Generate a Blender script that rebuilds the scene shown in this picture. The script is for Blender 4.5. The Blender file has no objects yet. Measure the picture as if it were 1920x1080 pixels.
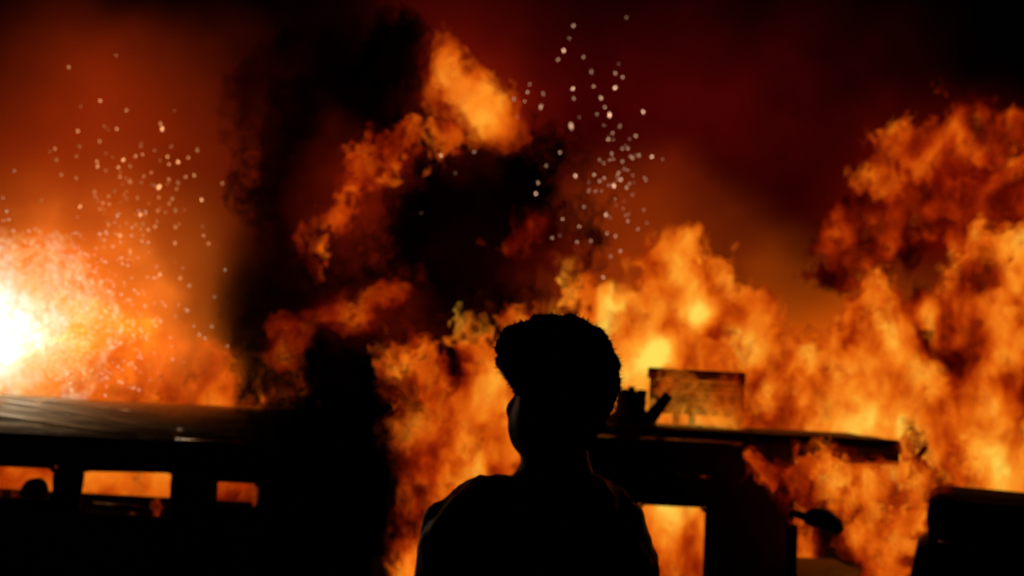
import bpy, bmesh, math, random
import numpy as np
from mathutils import Vector, Matrix, Euler

SC = bpy.context.scene
COL = SC.collection
R = math.radians
random.seed(7)
RNG = np.random.default_rng(11)

# ------------------------------------------------------------------ camera
FPX = 1900.0                      # focal length in photo pixels (1920 wide)
CAM_Z = 2.32
PITCH, ROLL = R(5.41), R(3.1)
fwd = Vector((0, math.cos(PITCH), math.sin(PITCH)))
up0 = Vector((0, -math.sin(PITCH), math.cos(PITCH)))
X0 = Vector((1, 0, 0))
cr = math.cos(ROLL) * X0 + math.sin(ROLL) * up0
cu = -math.sin(ROLL) * X0 + math.cos(ROLL) * up0
EYE = Vector((0, 0, CAM_Z))
cd = bpy.data.cameras.new('camera')
cam = bpy.data.objects.new('camera', cd)
COL.objects.link(cam)
cam.matrix_world = Matrix(((cr.x, cu.x, -fwd.x, EYE.x), (cr.y, cu.y, -fwd.y, EYE.y), (cr.z, cu.z, -fwd.z, EYE.z), (0, 0, 0, 1)))
cd.sensor_width = 36.0
cd.lens = 36.0 * FPX / 1920.0
cd.clip_end = 2000
cd.dof.use_dof = True
cd.dof.focus_distance = 2.6
cd.dof.aperture_fstop = 2.1
SC.camera = cam

# ------------------------------------------------------------------ night sky, exposure
world = bpy.data.worlds.new('World')
SC.world = world
world.use_nodes = True
wn = world.node_tree
sky = wn.nodes.new('ShaderNodeTexSky')
sky.sky_type = 'NISHITA'
sky.sun_disc = False
sky.sun_elevation = R(-4)
sky.sun_rotation = R(200)
wn.nodes['Background'].inputs['Strength'].default_value = 0.01
wn.links.new(sky.outputs[0], wn.nodes['Background'].inputs['Color'])
world.cycles.sampling_method = 'NONE'      # night: the only light is the fire itself
SC.view_settings.view_transform = 'Standard'
SC.view_settings.look = 'None'
SC.view_settings.gamma = 1.0
SC.view_settings.exposure = 0.0
SC.cycles.use_adaptive_sampling = True
SC.cycles.adaptive_threshold = 0.015
SC.cycles.use_denoising = True
SC.cycles.max_bounces = 2
SC.cycles.diffuse_bounces = 1
SC.cycles.glossy_bounces = 1
SC.cycles.transmission_bounces = 2
SC.cycles.volume_bounces = 0
SC.cycles.sample_clamp_indirect = 4.0
SC.cycles.transparent_max_bounces = 96
SC.cycles.volume_max_steps = 256


def P(px, py, y):
    """world point seen at photo pixel (px, py), on the upright plane at distance y"""
    d = fwd + cr * ((px - 960) / FPX) + cu * ((540 - py) / FPX)
    return EYE + d * (y / d.y)


# ------------------------------------------------------------------ helpers
def link(o, parent=None):
    COL.objects.link(o)
    if parent is not None:
        o.parent = parent
    return o


def tag(o, label, cat, group=None, kind=None):
    o['label'] = label
    o['category'] = cat
    if group:
        o['group'] = group
    if kind:
        o['kind'] = kind
    return o


def empty(name, loc=(0, 0, 0)):
    o = bpy.data.objects.new(name, None)
    o.location = loc
    o.empty_display_size = 0.1
    return link(o)


def mesh_obj(name, verts, faces, mat, parent=None, smooth=False):
    me = bpy.data.meshes.new(name)
    me.from_pydata([tuple(v) for v in verts], [], [tuple(f) for f in faces])
    me.materials.append(mat)
    if smooth:
        me.polygons.foreach_set('use_smooth', [True] * len(me.polygons))
    me.update()
    o = bpy.data.objects.new(name, me)
    link(o)
    if parent is not None:
        o.parent = parent
        o.matrix_parent_inverse = Matrix.Translation(parent.location).inverted()
    return o


def bm_obj(name, bm, mat, parent=None, smooth=False):
    me = bpy.data.meshes.new(name)
    bmesh.ops.recalc_face_normals(bm, faces=bm.faces)
    bm.to_mesh(me)
    bm.free()
    me.materials.append(mat)
    if smooth:
        me.polygons.foreach_set('use_smooth', [True] * len(me.polygons))
    o = bpy.data.objects.new(name, me)
    link(o)
    if parent is not None:
        o.parent = parent
        o.matrix_parent_inverse = Matrix.Translation(parent.location).inverted()
    return o


def box(name, lo, hi, mat, parent=None, bevel=0.012, seg=2, jitter=0.0):
    bm = bmesh.new()
    bmesh.ops.create_cube(bm, size=1)
    lo, hi = Vector(lo), Vector(hi)
    for v in bm.verts:
        v.co = Vector((lo[i] + (v.co[i] + .5) * (hi[i] - lo[i]) for i in range(3)))
    if bevel:
        bevel = min(bevel, 0.45 * min(hi[i] - lo[i] for i in range(3)))
        bmesh.ops.bevel(bm, geom=list(bm.edges), offset=bevel, segments=seg, affect='EDGES', profile=.6)
    if jitter:
        for v in bm.verts:
            v.co += Vector((random.uniform(-1, 1), random.uniform(-1, 1), random.uniform(-1, 1))) * jitter
    return bm_obj(name, bm, mat, parent, True if bevel else False)


def tube(name, pts, r, mat, parent=None, n=10, taper=None):
    pts = [Vector(p) for p in pts]
    vs, fs = [], []
    for i, p in enumerate(pts):
        a = pts[max(i - 1, 0)]
        b = pts[min(i + 1, len(pts) - 1)]
        t = (b - a).normalized()
        s = t.cross(Vector((0, 0, 1)))
        if s.length < 1e-3:
            s = t.cross(Vector((0, 1, 0)))
        s.normalize()
        q = s.cross(t)
        rr = r if taper is None else r * taper[i]
        for k in range(n):
            a_ = 2 * math.pi * k / n
            vs.append(p + s * math.cos(a_) * rr + q * math.sin(a_) * rr)
    for i in range(len(pts) - 1):
        for k in range(n):
            fs.append((i * n + k, i * n + (k + 1) % n, (i + 1) * n + (k + 1) % n, (i + 1) * n + k))
    fs.append(tuple(range(n - 1, -1, -1)))
    fs.append(tuple((len(pts) - 1) * n + k for k in range(n)))
    return mesh_obj(name, vs, fs, mat, parent, True)


def extrude_profile(name, prof, axis, a, b, mat, parent=None, bevel=0.0, smooth=True):
    """closed 2-D profile; axis 'x': profile is (y,z) swept a..b along x; axis 'y': profile is (x,z) swept along y"""
    bm = bmesh.new()
    mk = (lambda u, v, t: (t, u, v)) if axis == 'x' else (lambda u, v, t: (u, t, v))
    f0 = [bm.verts.new(mk(u, v, a)) for u, v in prof]
    f1 = [bm.verts.new(mk(u, v, b)) for u, v in prof]
    n = len(prof)
    bm.faces.new(f0)
    bm.faces.new(f1[::-1])
    for i in range(n):
        bm.faces.new((f0[i], f1[i], f1[(i + 1) % n], f0[(i + 1) % n]))
    bmesh.ops.recalc_face_normals(bm, faces=bm.faces)
    if bevel:
        es = [e for e in bm.edges if len(e.link_faces) == 2 and e.link_faces[0].normal.angle(e.link_faces[1].normal) > R(50)]
        bmesh.ops.bevel(bm, geom=es, offset=bevel, segments=2, affect='EDGES')
    o = bm_obj(name, bm, mat, parent, smooth)
    return o


# ---- noise field (periodic, spectral) and surface nets
NG = 128


def spectral(beta, kmin, seed):
    g = np.random.default_rng(seed)
    w = np.fft.rfftn(g.standard_normal((NG, NG, NG)).astype(np.float32))
    k = np.fft.fftfreq(NG) * NG
    kz = np.fft.rfftfreq(NG) * NG
    kk = np.sqrt(k[:, None, None] ** 2 + k[None, :, None] ** 2 + kz[None, None, :] ** 2)
    amp = np.where(kk >= kmin, 1.0 / np.maximum(kk, 1) ** beta, 0) * np.exp(-(kk / 44.0) ** 2)
    f = np.fft.irfftn(w * amp, s=(NG, NG, NG)).astype(np.float32)
    return f / f.std()


N1 = spectral(2.6, 3, 1)
N2 = spectral(2.3, 4, 2)


def sample(F, p, scale, off=(0, 0, 0)):
    """trilinear sample of periodic field; one period = 1/scale metres"""
    q = (p * scale + np.asarray(off)) * NG
    i = np.floor(q).astype(np.int64)
    f = (q - i).astype(np.float32)
    i0 = i % NG
    i1 = (i0 + 1) % NG
    x0, y0, z0 = i0[..., 0], i0[..., 1], i0[..., 2]
    x1, y1, z1 = i1[..., 0], i1[..., 1], i1[..., 2]
    fx, fy, fz = f[..., 0], f[..., 1], f[..., 2]
    c00 = F[x0, y0, z0] * (1 - fx) + F[x1, y0, z0] * fx
    c10 = F[x0, y1, z0] * (1 - fx) + F[x1, y1, z0] * fx
    c01 = F[x0, y0, z1] * (1 - fx) + F[x1, y0, z1] * fx
    c11 = F[x0, y1, z1] * (1 - fx) + F[x1, y1, z1] * fx
    return (c00 * (1 - fy) + c10 * fy) * (1 - fz) + (c01 * (1 - fy) + c11 * fy) * fz


def surface_nets(V, org, h):
    """V<0 inside. returns verts (n,3), quads (m,4)"""
    s = V < 0
    nx, ny, nz = V.shape
    acc = np.zeros((nx - 1, ny - 1, nz - 1, 3), np.float32)
    cnt = np.zeros((nx - 1, ny - 1, nz - 1), np.float32)
    C = [(i, j, k) for i in (0, 1) for j in (0, 1) for k in (0, 1)]

    def cut(A, c):
        return A[c[0]:nx - 1 + c[0], c[1]:ny - 1 + c[1], c[2]:nz - 1 + c[2]]
    for a in C:
        for ax in range(3):
            if a[ax] == 1:
                continue
            b = list(a)
            b[ax] = 1
            va, vb = cut(V, a), cut(V, b)
            m = (va < 0) != (vb < 0)
            t = np.where(m, va / np.where(m, va - vb, 1), 0)
            for c in range(3):
                base = a[c] + (t if c == ax else 0)
                acc[..., c] += np.where(m, base, 0)
            cnt += m
    act = cnt > 0
    idx = -np.ones(act.shape, np.int64)
    idx[act] = np.arange(act.sum())
    cell = np.argwhere(act)
    verts = (cell + acc[act] / cnt[act][:, None]) * h + np.asarray(org)
    quads = []
    for ax in range(3):
        sl0 = [slice(None)] * 3
        sl1 = [slice(None)] * 3
        sl0[ax] = slice(0, -1)
        sl1[ax] = slice(1, None)
        A, B = s[tuple(sl0)], s[tuple(sl1)]
        e = np.argwhere(A != B)
        o1, o2 = (ax + 1) % 3, (ax + 2) % 3
        ok = (e[:, o1] > 0) & (e[:, o2] > 0) & (e[:, o1] < V.shape[o1] - 1) & (e[:, o2] < V.shape[o2] - 1)
        e = e[ok]
        flip = A[e[:, 0], e[:, 1], e[:, 2]]
        q = []
        for d1, d2 in ((-1, -1), (0, -1), (0, 0), (-1, 0)):
            c = e.copy()
            c[:, o1] += d1
            c[:, o2] += d2
            q.append(idx[c[:, 0], c[:, 1], c[:, 2]])
        q = np.stack(q, 1)
        q[~flip] = q[~flip][:, ::-1]
        quads.append(q)
    return verts, np.concatenate(quads)


def np_mesh(name, verts, quads, mat, parent=None, attr=None, smooth=True):
    me = bpy.data.meshes.new(name)
    nv, nf = len(verts), len(quads)
    me.vertices.add(nv)
    me.vertices.foreach_set('co', verts.astype(np.float32).ravel())
    me.loops.add(nf * 4)
    me.loops.foreach_set('vertex_index', quads.astype(np.int32).ravel())
    me.polygons.add(nf)
    me.polygons.foreach_set('loop_start', np.arange(0, nf * 4, 4, dtype=np.int32))
    me.update(calc_edges=True)
    me.validate()
    if smooth:
        me.polygons.foreach_set('use_smooth', np.ones(len(me.polygons), bool))
    if attr:
        for k, a in attr.items():
            at = me.attributes.new(k, 'FLOAT', 'POINT')
            at.data.foreach_set('value', a.astype(np.float32))
    me.materials.append(mat)
    o = bpy.data.objects.new(name, me)
    link(o)
    if parent is not None:
        o.parent = parent
        o.matrix_parent_inverse = Matrix.Translation(parent.location).inverted()
    return o


def islands_keep(verts, quads, minfaces):
    """drop tiny loose islands"""
    n = len(verts)
    lab = np.arange(n)
    a = np.concatenate([quads[:, 0], quads[:, 1], quads[:, 2]])
    b = np.concatenate([quads[:, 1], quads[:, 2], quads[:, 3]])
    while True:
        la, lb = lab[a], lab[b]
        lo, hi = np.minimum(la, lb), np.maximum(la, lb)
        m = lo != hi
        if not m.any():
            break
        np.minimum.at(lab, hi[m], lo[m])
        while True:
            nl = lab[lab]
            if (nl == lab).all():
                break
            lab = nl
    fl = lab[quads[:, 0]]
    u, inv, c = np.unique(fl, return_inverse=True, return_counts=True)
    if minfaces == 'largest':
        keep = inv == np.argmax(c)
    else:
        keep = c[inv] >= minfaces
    quads = quads[keep]
    used = np.unique(quads)
    rm = -np.ones(n, np.int64)
    rm[used] = np.arange(len(used))
    return verts[used], rm[quads]


# ------------------------------------------------------------------ materials
def new_mat(name):
    m = bpy.data.materials.new(name)
    m.use_nodes = True
    nt = m.node_tree
    for n in list(nt.nodes):
        nt.nodes.remove(n)
    out = nt.nodes.new('ShaderNodeOutputMaterial')
    return m, nt, out


def nd(nt, typ, **kw):
    n = nt.nodes.new(typ)
    for k, v in kw.items():
        setattr(n, k, v)
    return n


def lk(nt, a, b):
    nt.links.new(a, b)


def mth(nt, op, a, b=None, c=None, clamp=False):
    n = nt.nodes.new('ShaderNodeMath')
    n.operation = op
    n.use_clamp = clamp
    for i, v in enumerate((a, b, c)):
        if v is None:
            continue
        if isinstance(v, (int, float)):
            n.inputs[i].default_value = v
        else:
            nt.links.new(v, n.inputs[i])
    return n.outputs[0]


def ramp(nt, fac, stops):
    n = nt.nodes.new('ShaderNodeValToRGB')
    cr_ = n.color_ramp
    while len(cr_.elements) < len(stops):
        cr_.elements.new(0.5)
    for e, (p, c) in zip(cr_.elements, stops):
        e.position = p
        e.color = (*c, 1)
    nt.links.new(fac, n.inputs[0])
    return n.outputs[0]


def srgb(r, g, b):
    f = lambda c: (c / 255 / 12.92) if c <= 10 else ((c / 255 + .055) / 1.055) ** 2.4
    return (f(r), f(g), f(b))


def principled(name, col, col2=None, rough=.6, metal=0.0, nscale=6.0, bump=0.2, stretch=(1, 1, 1), rough2=None, detail=6, spec=.4):
    m, nt, out = new_mat(name)
    b = nd(nt, 'ShaderNodeBsdfPrincipled')
    lk(nt, b.outputs[0], out.inputs['Surface'])
    b.inputs['Metallic'].default_value = metal
    b.inputs['Specular IOR Level'].default_value = spec
    tc = nd(nt, 'ShaderNodeTexCoord')
    mp = nd(nt, 'ShaderNodeMapping')
    mp.inputs['Scale'].default_value = stretch
    lk(nt, tc.outputs['Object'], mp.inputs[0])
    n = nd(nt, 'ShaderNodeTexNoise')
    n.inputs['Scale'].default_value = nscale
    n.inputs['Detail'].default_value = detail
    n.inputs['Roughness'].default_value = .65
    lk(nt, mp.outputs[0], n.inputs['Vector'])
    col2 = col2 or tuple(c * .55 for c in col)
    lk(nt, ramp(nt, n.outputs[0], [(.35, col2), (.65, col)]), b.inputs['Base Color'])
    r2 = rough2 if rough2 is not None else min(1, rough + .2)
    mr = nd(nt, 'ShaderNodeMapRange')
    mr.inputs[1].default_value = .3
    mr.inputs[2].default_value = .7
    mr.inputs[3].default_value = rough
    mr.inputs[4].default_value = r2
    lk(nt, n.outputs[0], mr.inputs[0])
    lk(nt, mr.outputs[0], b.inputs['Roughness'])
    if bump:
        bp = nd(nt, 'ShaderNodeBump')
        bp.inputs['Strength'].default_value = bump
        bp.inputs['Distance'].default_value = .02
        lk(nt, n.outputs[0], bp.inputs['Height'])
        lk(nt, bp.outputs[0], b.inputs['Normal'])
    return m


def fire_material(name, stops, scale=2.4, soot=None):
    """flame sheet: emission coloured by its heat, torn open by turbulence. Object colour: r = opacity, g = contrast, b = heat, a = tear size"""
    m, nt, out = new_mat(name)
    m.cycles.emission_sampling = 'NONE'
    geo = nd(nt, 'ShaderNodeNewGeometry')
    oi = nd(nt, 'ShaderNodeObjectInfo')
    sep = nd(nt, 'ShaderNodeSeparateColor')
    lk(nt, oi.outputs['Color'], sep.inputs[0])
    mp = nd(nt, 'ShaderNodeMapping')
    mp.inputs['Scale'].default_value = (1, 1, .56)
    lk(nt, geo.outputs['Position'], mp.inputs[0])
    # warp
    w = nd(nt, 'ShaderNodeTexNoise')
    w.inputs['Scale'].default_value = scale * .8
    w.inputs['Detail'].default_value = 2
    lk(nt, mp.outputs[0], w.inputs['Vector'])
    va = nd(nt, 'ShaderNodeVectorMath', operation='MULTIPLY_ADD')
    va.inputs[1].default_value = (.45, .45, .6)
    lk(nt, w.outputs['Color'], va.inputs[0])
    lk(nt, mp.outputs[0], va.inputs[2])
    a = nd(nt, 'ShaderNodeTexNoise')
    a.inputs['Scale'].default_value = scale
    a.inputs['Detail'].default_value = 7
    a.inputs['Roughness'].default_value = .62
    lk(nt, va.outputs[0], a.inputs['Vector'])
    b = nd(nt, 'ShaderNodeTexNoise', noise_dimensions='4D')
    b.inputs['Scale'].default_value = scale * 1.3
    b.inputs['Detail'].default_value = 5
    b.inputs['Roughness'].default_value = .6
    lk(nt, va.outputs[0], b.inputs['Vector'])
    lk(nt, mth(nt, 'MULTIPLY', oi.outputs['Random'], 20.0), b.inputs['W'])
    h = nd(nt, 'ShaderNodeAttribute', attribute_name='hotness')
    cen = mth(nt, 'MULTIPLY', mth(nt, 'SUBTRACT', a.outputs[0], .5), sep.outputs[1])
    big = nd(nt, 'ShaderNodeTexNoise')
    big.inputs['Scale'].default_value = scale * .33
    big.inputs['Detail'].default_value = 1
    lk(nt, va.outputs[0], big.inputs['Vector'])
    bigc = mth(nt, 'MULTIPLY', mth(nt, 'SUBTRACT', big.outputs[0], .5), mth(nt, 'MULTIPLY', sep.outputs[1], .55))
    t = mth(nt, 'ADD', mth(nt, 'ADD', h.outputs['Fac'], cen), bigc, clamp=True)
    col = ramp(nt, t, stops)
    em = nd(nt, 'ShaderNodeEmission')
    lk(nt, col, em.inputs[0])
    ev = nd(nt, 'ShaderNodeAttribute', attribute_name='power')
    lk(nt, ev.outputs['Fac'], em.inputs[1])
    tr = nd(nt, 'ShaderNodeBsdfTransparent')
    tear = mth(nt, 'MULTIPLY', mth(nt, 'SUBTRACT', b.outputs[0], .5), oi.outputs['Alpha'])
    thin = nd(nt, 'ShaderNodeAttribute', attribute_name='thin')
    al = mth(nt, 'ADD', mth(nt, 'ADD', sep.outputs[0], tear), thin.outputs['Fac'], clamp=True)
    al = mth(nt, 'SMOOTH_MIN', al, .96, .1)
    mx = nd(nt, 'ShaderNodeMixShader')
    lk(nt, al, mx.inputs[0])
    lk(nt, tr.outputs[0], mx.inputs[1])
    if soot:
        df = nd(nt, 'ShaderNodeBsdfDiffuse')
        lk(nt, ramp(nt, t, [(.3, tuple(c * .4 for c in soot)), (.7, soot)]), df.inputs[0])
        lk(nt, df.outputs[0], mx.inputs[2])
    else:
        lk(nt, em.outputs[0], mx.inputs[2])
    lk(nt, mx.outputs[0], out.inputs['Surface'])
    return m


FIRE = [(0.0, srgb(24, 0, 0)), (.16, srgb(88, 8, 0)), (.34, srgb(165, 42, 2)), (.52, srgb(226, 95, 10)), (.68, srgb(250, 134, 28)),
        (.84, srgb(255, 168, 48)), (1.0, srgb(255, 214, 84))]
M_fire = fire_material('flame', FIRE)
WHITE = [(0.0, srgb(150, 45, 4)), (.3, srgb(238, 128, 30)), (.6, srgb(255, 205, 135)), (.85, srgb(255, 244, 222)), (1.0, (1.0, .94, .82))]
M_soot = fire_material('sooty_smoke', FIRE, scale=2.0, soot=(.05, .028, .022))
M_white = fire_material('white_hot_flame', WHITE, scale=5.0)
M_white.cycles.emission_sampling = 'NONE'


def volume_material(name, kind, nscale=1.1, detail=2.0, amp=.55, edge=.55, rate=1.0):
    """soft ball of gas in a unit sphere: object colour r,g,b = emitted colour (glow) or r = density (smoke); alpha = density for glow"""
    m, nt, out = new_mat(name)
    tc = nd(nt, 'ShaderNodeTexCoord')
    oi = nd(nt, 'ShaderNodeObjectInfo')
    geo = nd(nt, 'ShaderNodeNewGeometry')
    ln = nd(nt, 'ShaderNodeVectorMath', operation='LENGTH')
    lk(nt, tc.outputs['Object'], ln.inputs[0])
    n = nd(nt, 'ShaderNodeTexNoise')
    n.inputs['Scale'].default_value = nscale
    n.inputs['Detail'].default_value = detail
    n.inputs['Roughness'].default_value = .55
    n.inputs['Distortion'].default_value = .0
    lk(nt, geo.outputs['Position'], n.inputs['Vector'])
    d = mth(nt, 'SUBTRACT', 1.0, ln.outputs['Value'])
    # noise eats into the ball from its rim
    d = mth(nt, 'SUBTRACT', d, mth(nt, 'MULTIPLY', mth(nt, 'SUBTRACT', n.outputs[0], .25), amp))
    mr = nd(nt, 'ShaderNodeMapRange', interpolation_type='SMOOTHSTEP')
    mr.inputs[1].default_value = 0
    mr.inputs[2].default_value = edge
    lk(nt, d, mr.inputs[0])
    if kind == 'smoke':
        sep = nd(nt, 'ShaderNodeSeparateColor')
        lk(nt, oi.outputs['Color'], sep.inputs[0])
        ab = nd(nt, 'ShaderNodeVolumeAbsorption')
        ab.inputs[0].default_value = (0.02, 0.0, 0.0, 1)
        lk(nt, mth(nt, 'MULTIPLY', mr.outputs[0], sep.outputs[0]), ab.inputs['Density'])
        lk(nt, ab.outputs[0], out.inputs['Volume'])
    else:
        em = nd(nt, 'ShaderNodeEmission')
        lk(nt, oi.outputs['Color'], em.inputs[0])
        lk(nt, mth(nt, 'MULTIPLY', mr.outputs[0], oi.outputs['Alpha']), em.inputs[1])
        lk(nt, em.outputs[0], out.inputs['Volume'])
    try:
        m.cycles.volume_step_rate = rate
    except Exception:
        pass
    m.cycles.emission_sampling = 'NONE'
    return m


M_smoke = volume_material('dark_smoke', 'smoke', nscale=1.3, detail=3, amp=.75, edge=.5, rate=.8)
M_glow = volume_material('painted_smoke_glow', 'glow', nscale=.7, detail=2, amp=.5, edge=.9, rate=1.0)  # own emission paints the firelight on smoke; nothing scatters

M_veil = volume_material('painted_glow_smoke', 'glow', nscale=1.9, detail=4, amp=1.15, edge=.8, rate=.9)  # mottled veil: the fire's light on it is painted as emission

M_ground = principled('asphalt', (.05, .05, .05), (.03, .03, .03), rough=.8, nscale=9, bump=.4)
M_step = principled('concrete', (.28, .26, .24), (.18, .17, .16), rough=.8, nscale=14, bump=.3)
M_char = principled('scorched_paint', (.035, .02, .017), (.012, .008, .007), rough=.42, rough2=.75, nscale=7, bump=.25)
M_charroof = principled('scorched_roof_sheet', (.26, .2, .12), (.02, .014, .01), rough=.2, rough2=.45, metal=.75, nscale=3.4, bump=1.0,
                        stretch=(.3, 5.0, 5.0), detail=8)
M_trim = principled('bare_metal_trim', (.88, .84, .78), (.7, .64, .58), rough=.12, rough2=.25, metal=.95, nscale=9, bump=.03)
M_rubber = principled('rubber', (.02, .02, .02), (.012, .012, .012), rough=.8, nscale=20, bump=.2)
M_rust = principled('burnt_red_sheet', (.16, .05, .03), (.07, .02, .012), rough=.6, nscale=5, bump=.3)
M_black = principled('charred_metal', (.02, .012, .01), (.008, .006, .005), rough=.6, nscale=12, bump=.5)
M_paint = principled('dark_car_paint', (.006, .006, .008), (.004, .004, .006), rough=.45, rough2=.6, nscale=3, bump=.03, spec=.15)
M_glass = principled('tinted_glass', (.01, .01, .012), (.008, .008, .01), rough=.08, rough2=.14, nscale=3, bump=.0)
M_canvas = principled('black_canvas_top', (.006, .006, .007), (.004, .004, .005), rough=.95, rough2=1.0, nscale=40, bump=.3, spec=.04)
M_lamp = principled('lamp_glass', (.3, .3, .3), (.2, .2, .2), rough=.1, nscale=10, bump=.05)
M_skin = principled('dark_skin', (.09, .042, .026), (.06, .028, .018), rough=.5, nscale=30, bump=.05)
M_hair = principled('black_hair', (.008, .006, .005), (.004, .003, .003), rough=.75, nscale=90, bump=.9, detail=3)
M_cloth = principled('dark_jacket_cloth', (.016, .014, .017), (.01, .009, .011), rough=.36, rough2=.55, nscale=60, bump=.3, stretch=(1, 1, 1))
M_trouser = principled('dark_trouser_cloth', (.02, .02, .026), (.013, .013, .018), rough=.85, nscale=70, bump=.3)
for m_ in (M_cloth, M_hair):
    b_ = [n_ for n_ in m_.node_tree.nodes if n_.type == 'BSDF_PRINCIPLED'][0]
    b_.inputs['Sheen Weight'].default_value = .7
    b_.inputs['Sheen Roughness'].default_value = .3
M_seat = principled('burnt_seat_foam', (.02, .014, .012), (.01, .007, .006), rough=.9, nscale=15, bump=.5)

# ------------------------------------------------------------------ ground, raised pavement
g = mesh_obj('ground', [(-400, -60, 0), (400, -60, 0), (400, 700, 0), (-400, 700, 0)], [(0, 1, 2, 3)], M_ground)
g['kind'] = 'structure'
PZ = 0.67
pv = box('raised_pavement', (-9, -6, 0.004), (9, 3.6, PZ), M_step, None, bevel=.03)
pv['kind'] = 'structure'


# ------------------------------------------------------------------ burnt vans
def rounded_rect(x0, x1, z0, z1, r, n=4):
    pts = []
    for cx, cz, a0 in ((x1 - r, z1 - r, 0), (x0 + r, z1 - r, 90), (x0 + r, z0 + r, 180), (x1 - r, z0 + r, 270)):
        for i in range(n + 1):
            a = R(a0 + 90 * i / n)
            pts.append((cx + r * math.cos(a), cz + r * math.sin(a)))
    return pts


def ring_frame(name, x0, x1, z0, z1, y, depth, w, mat, parent, r=.05):
    a = rounded_rect(x0, x1, z0, z1, r)
    b = rounded_rect(x0 - w, x1 + w, z0 - w, z1 + w, r + w)
    jit = random.Random(int(x0 * 1000))
    a = [(p + jit.uniform(-.012, .012), q_ + jit.uniform(-.014, .010)) for p, q_ in a]
    n = len(a)
    vs, fs = [], []
    for pts, yy in ((a, y), (b, y), (b, y + depth), (a, y + depth)):
        vs += [(px, yy, pz) for px, pz in pts]
    for i in range(n):
        j = (i + 1) % n
        for L in range(4):
            M2 = (L + 1) % 4
            fs.append((L * n + i, L * n + j, M2 * n + j, M2 * n + i))
    return mesh_obj(name, vs, fs, mat, parent, False)


def wheel(parent, x, y, r=.29, wdt=.18):
    def lathe(name, prof, mat, par):
        vs, fs, n = [], [], 28
        for k in range(n):
            a = 2 * math.pi * k / n
            for rr, yy in prof:
                vs.append((x + rr * math.cos(a), y + yy, r + .005 + rr * math.sin(a)))
        m = len(prof)
        for k in range(n):
            for i in range(m):
                fs.append((k * m + i, ((k + 1) % n) * m + i, ((k + 1) % n) * m + (i + 1) % m, k * m + (i + 1) % m))
        return mesh_obj(name, vs, fs, mat, par, True)
    w = wdt
    t = lathe('tyre', [(.19, 0), (r - .03, -.01), (r, .03), (r, w - .03), (r - .03, w + .01), (.19, w)], M_rubber, parent)
    rim = lathe('rim', [(.03, .03), (.1, .05), (.17, .03), (.188, 0.0), (.188, w), (.03, w)], M_trim, t)
    return t, rim


def side_panels(root, x0, x1, zb, zt, y, th, wins, mat):
    """one side of a van: sill panel, header and pillars round the window openings [(xa,xb,za,zb)]"""
    za = min(w[2] for w in wins)
    zz = max(w[3] for w in wins)
    box('sill_panel', (x0, y, zb), (x1, y + th, za), mat, root, .01)
    box('header_panel', (x0, y, zz), (x1, y + th, zt), mat, root, .01)
    xs = [x0] + [v for w in sorted(wins) for v in (w[0], w[1])] + [x1]
    for i in range(0, len(xs), 2):
        if xs[i + 1] - xs[i] > .01:
            box('pillar', (xs[i], y + .003, za - .01), (xs[i + 1], y + th - .003, zz + .01), mat, root, .012)
    for (a, b, c, d) in wins:
        if c > za + .02:
            box('window_infill', (a - .01, y + .005, za - .01), (b + .01, y + th - .005, c), mat, root, .006)
        if d < zz - .02:
            box('window_infill', (a - .01, y + .005, d), (b + .01, y + th - .005, zz + .01), mat, root, .006)


def van_roof(root, x0, x1, y0, y1, zg, rise, mat, crumple, seed, sx=60, sy=22, inset=.5, endk=.6):
    vs, fs = [], []
    rg = np.random.default_rng(seed)
    ph = rg.uniform(0, 6.28, 8)
    top = []
    for i in range(sx + 1):
        u = i / sx
        x = x0 + (x1 - x0) * u
        e = min(u, 1 - u) * (x1 - x0)
        endf = 1 - max(0, 1 - e / .22) ** 2 * endk
        for j in range(sy + 1):
            v = j / sy
            y = y0 + (y1 - y0) * v
            e2 = min(v, 1 - v) * 2
            z = zg + rise * endf * (1 - (1 - min(1, e2 / inset)) ** 2.0)
            z += crumple * (math.sin(x * 3.1 + ph[0] + 4 * v) * .5 + math.sin(x * 7.3 + ph[1] - 9 * v) * .3 + math.sin(x * 1.3 - 14 * v + ph[2]) * .5) * min(1, e2 * 3)
            top.append((x, y, z))
    n1 = sy + 1
    base = len(top)
    vs = top + [(x, y, min(z, zg + rise) - .03) for x, y, z in top]
    for i in range(sx):
        for j in range(sy):
            a = i * n1 + j
            q = (a, a + n1, a + n1 + 1, a + 1)
            fs.append(q)
            fs.append(tuple(base + k for k in q[::-1]))
    rim = [j for j in range(n1)] + [i * n1 + sy for i in range(1, sx + 1)] + [sx * n1 + j for j in range(sy - 1, -1, -1)] + [i * n1 for i in range(sx - 1, 0, -1)]
    for k in range(len(rim)):
        a, b = rim[k], rim[(k + 1) % len(rim)]
        fs.append((a, b, base + b, base + a))
    return mesh_obj('roof', vs, fs, mat, root, True)


YV, WV, TH = 8.2, 1.42, .06        # near side of the vans, their width, panel thickness
zpx = lambda px, py, y=YV: P(px, py, y).z
xpx = lambda px, py, y=YV: P(px, py, y).x

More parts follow.
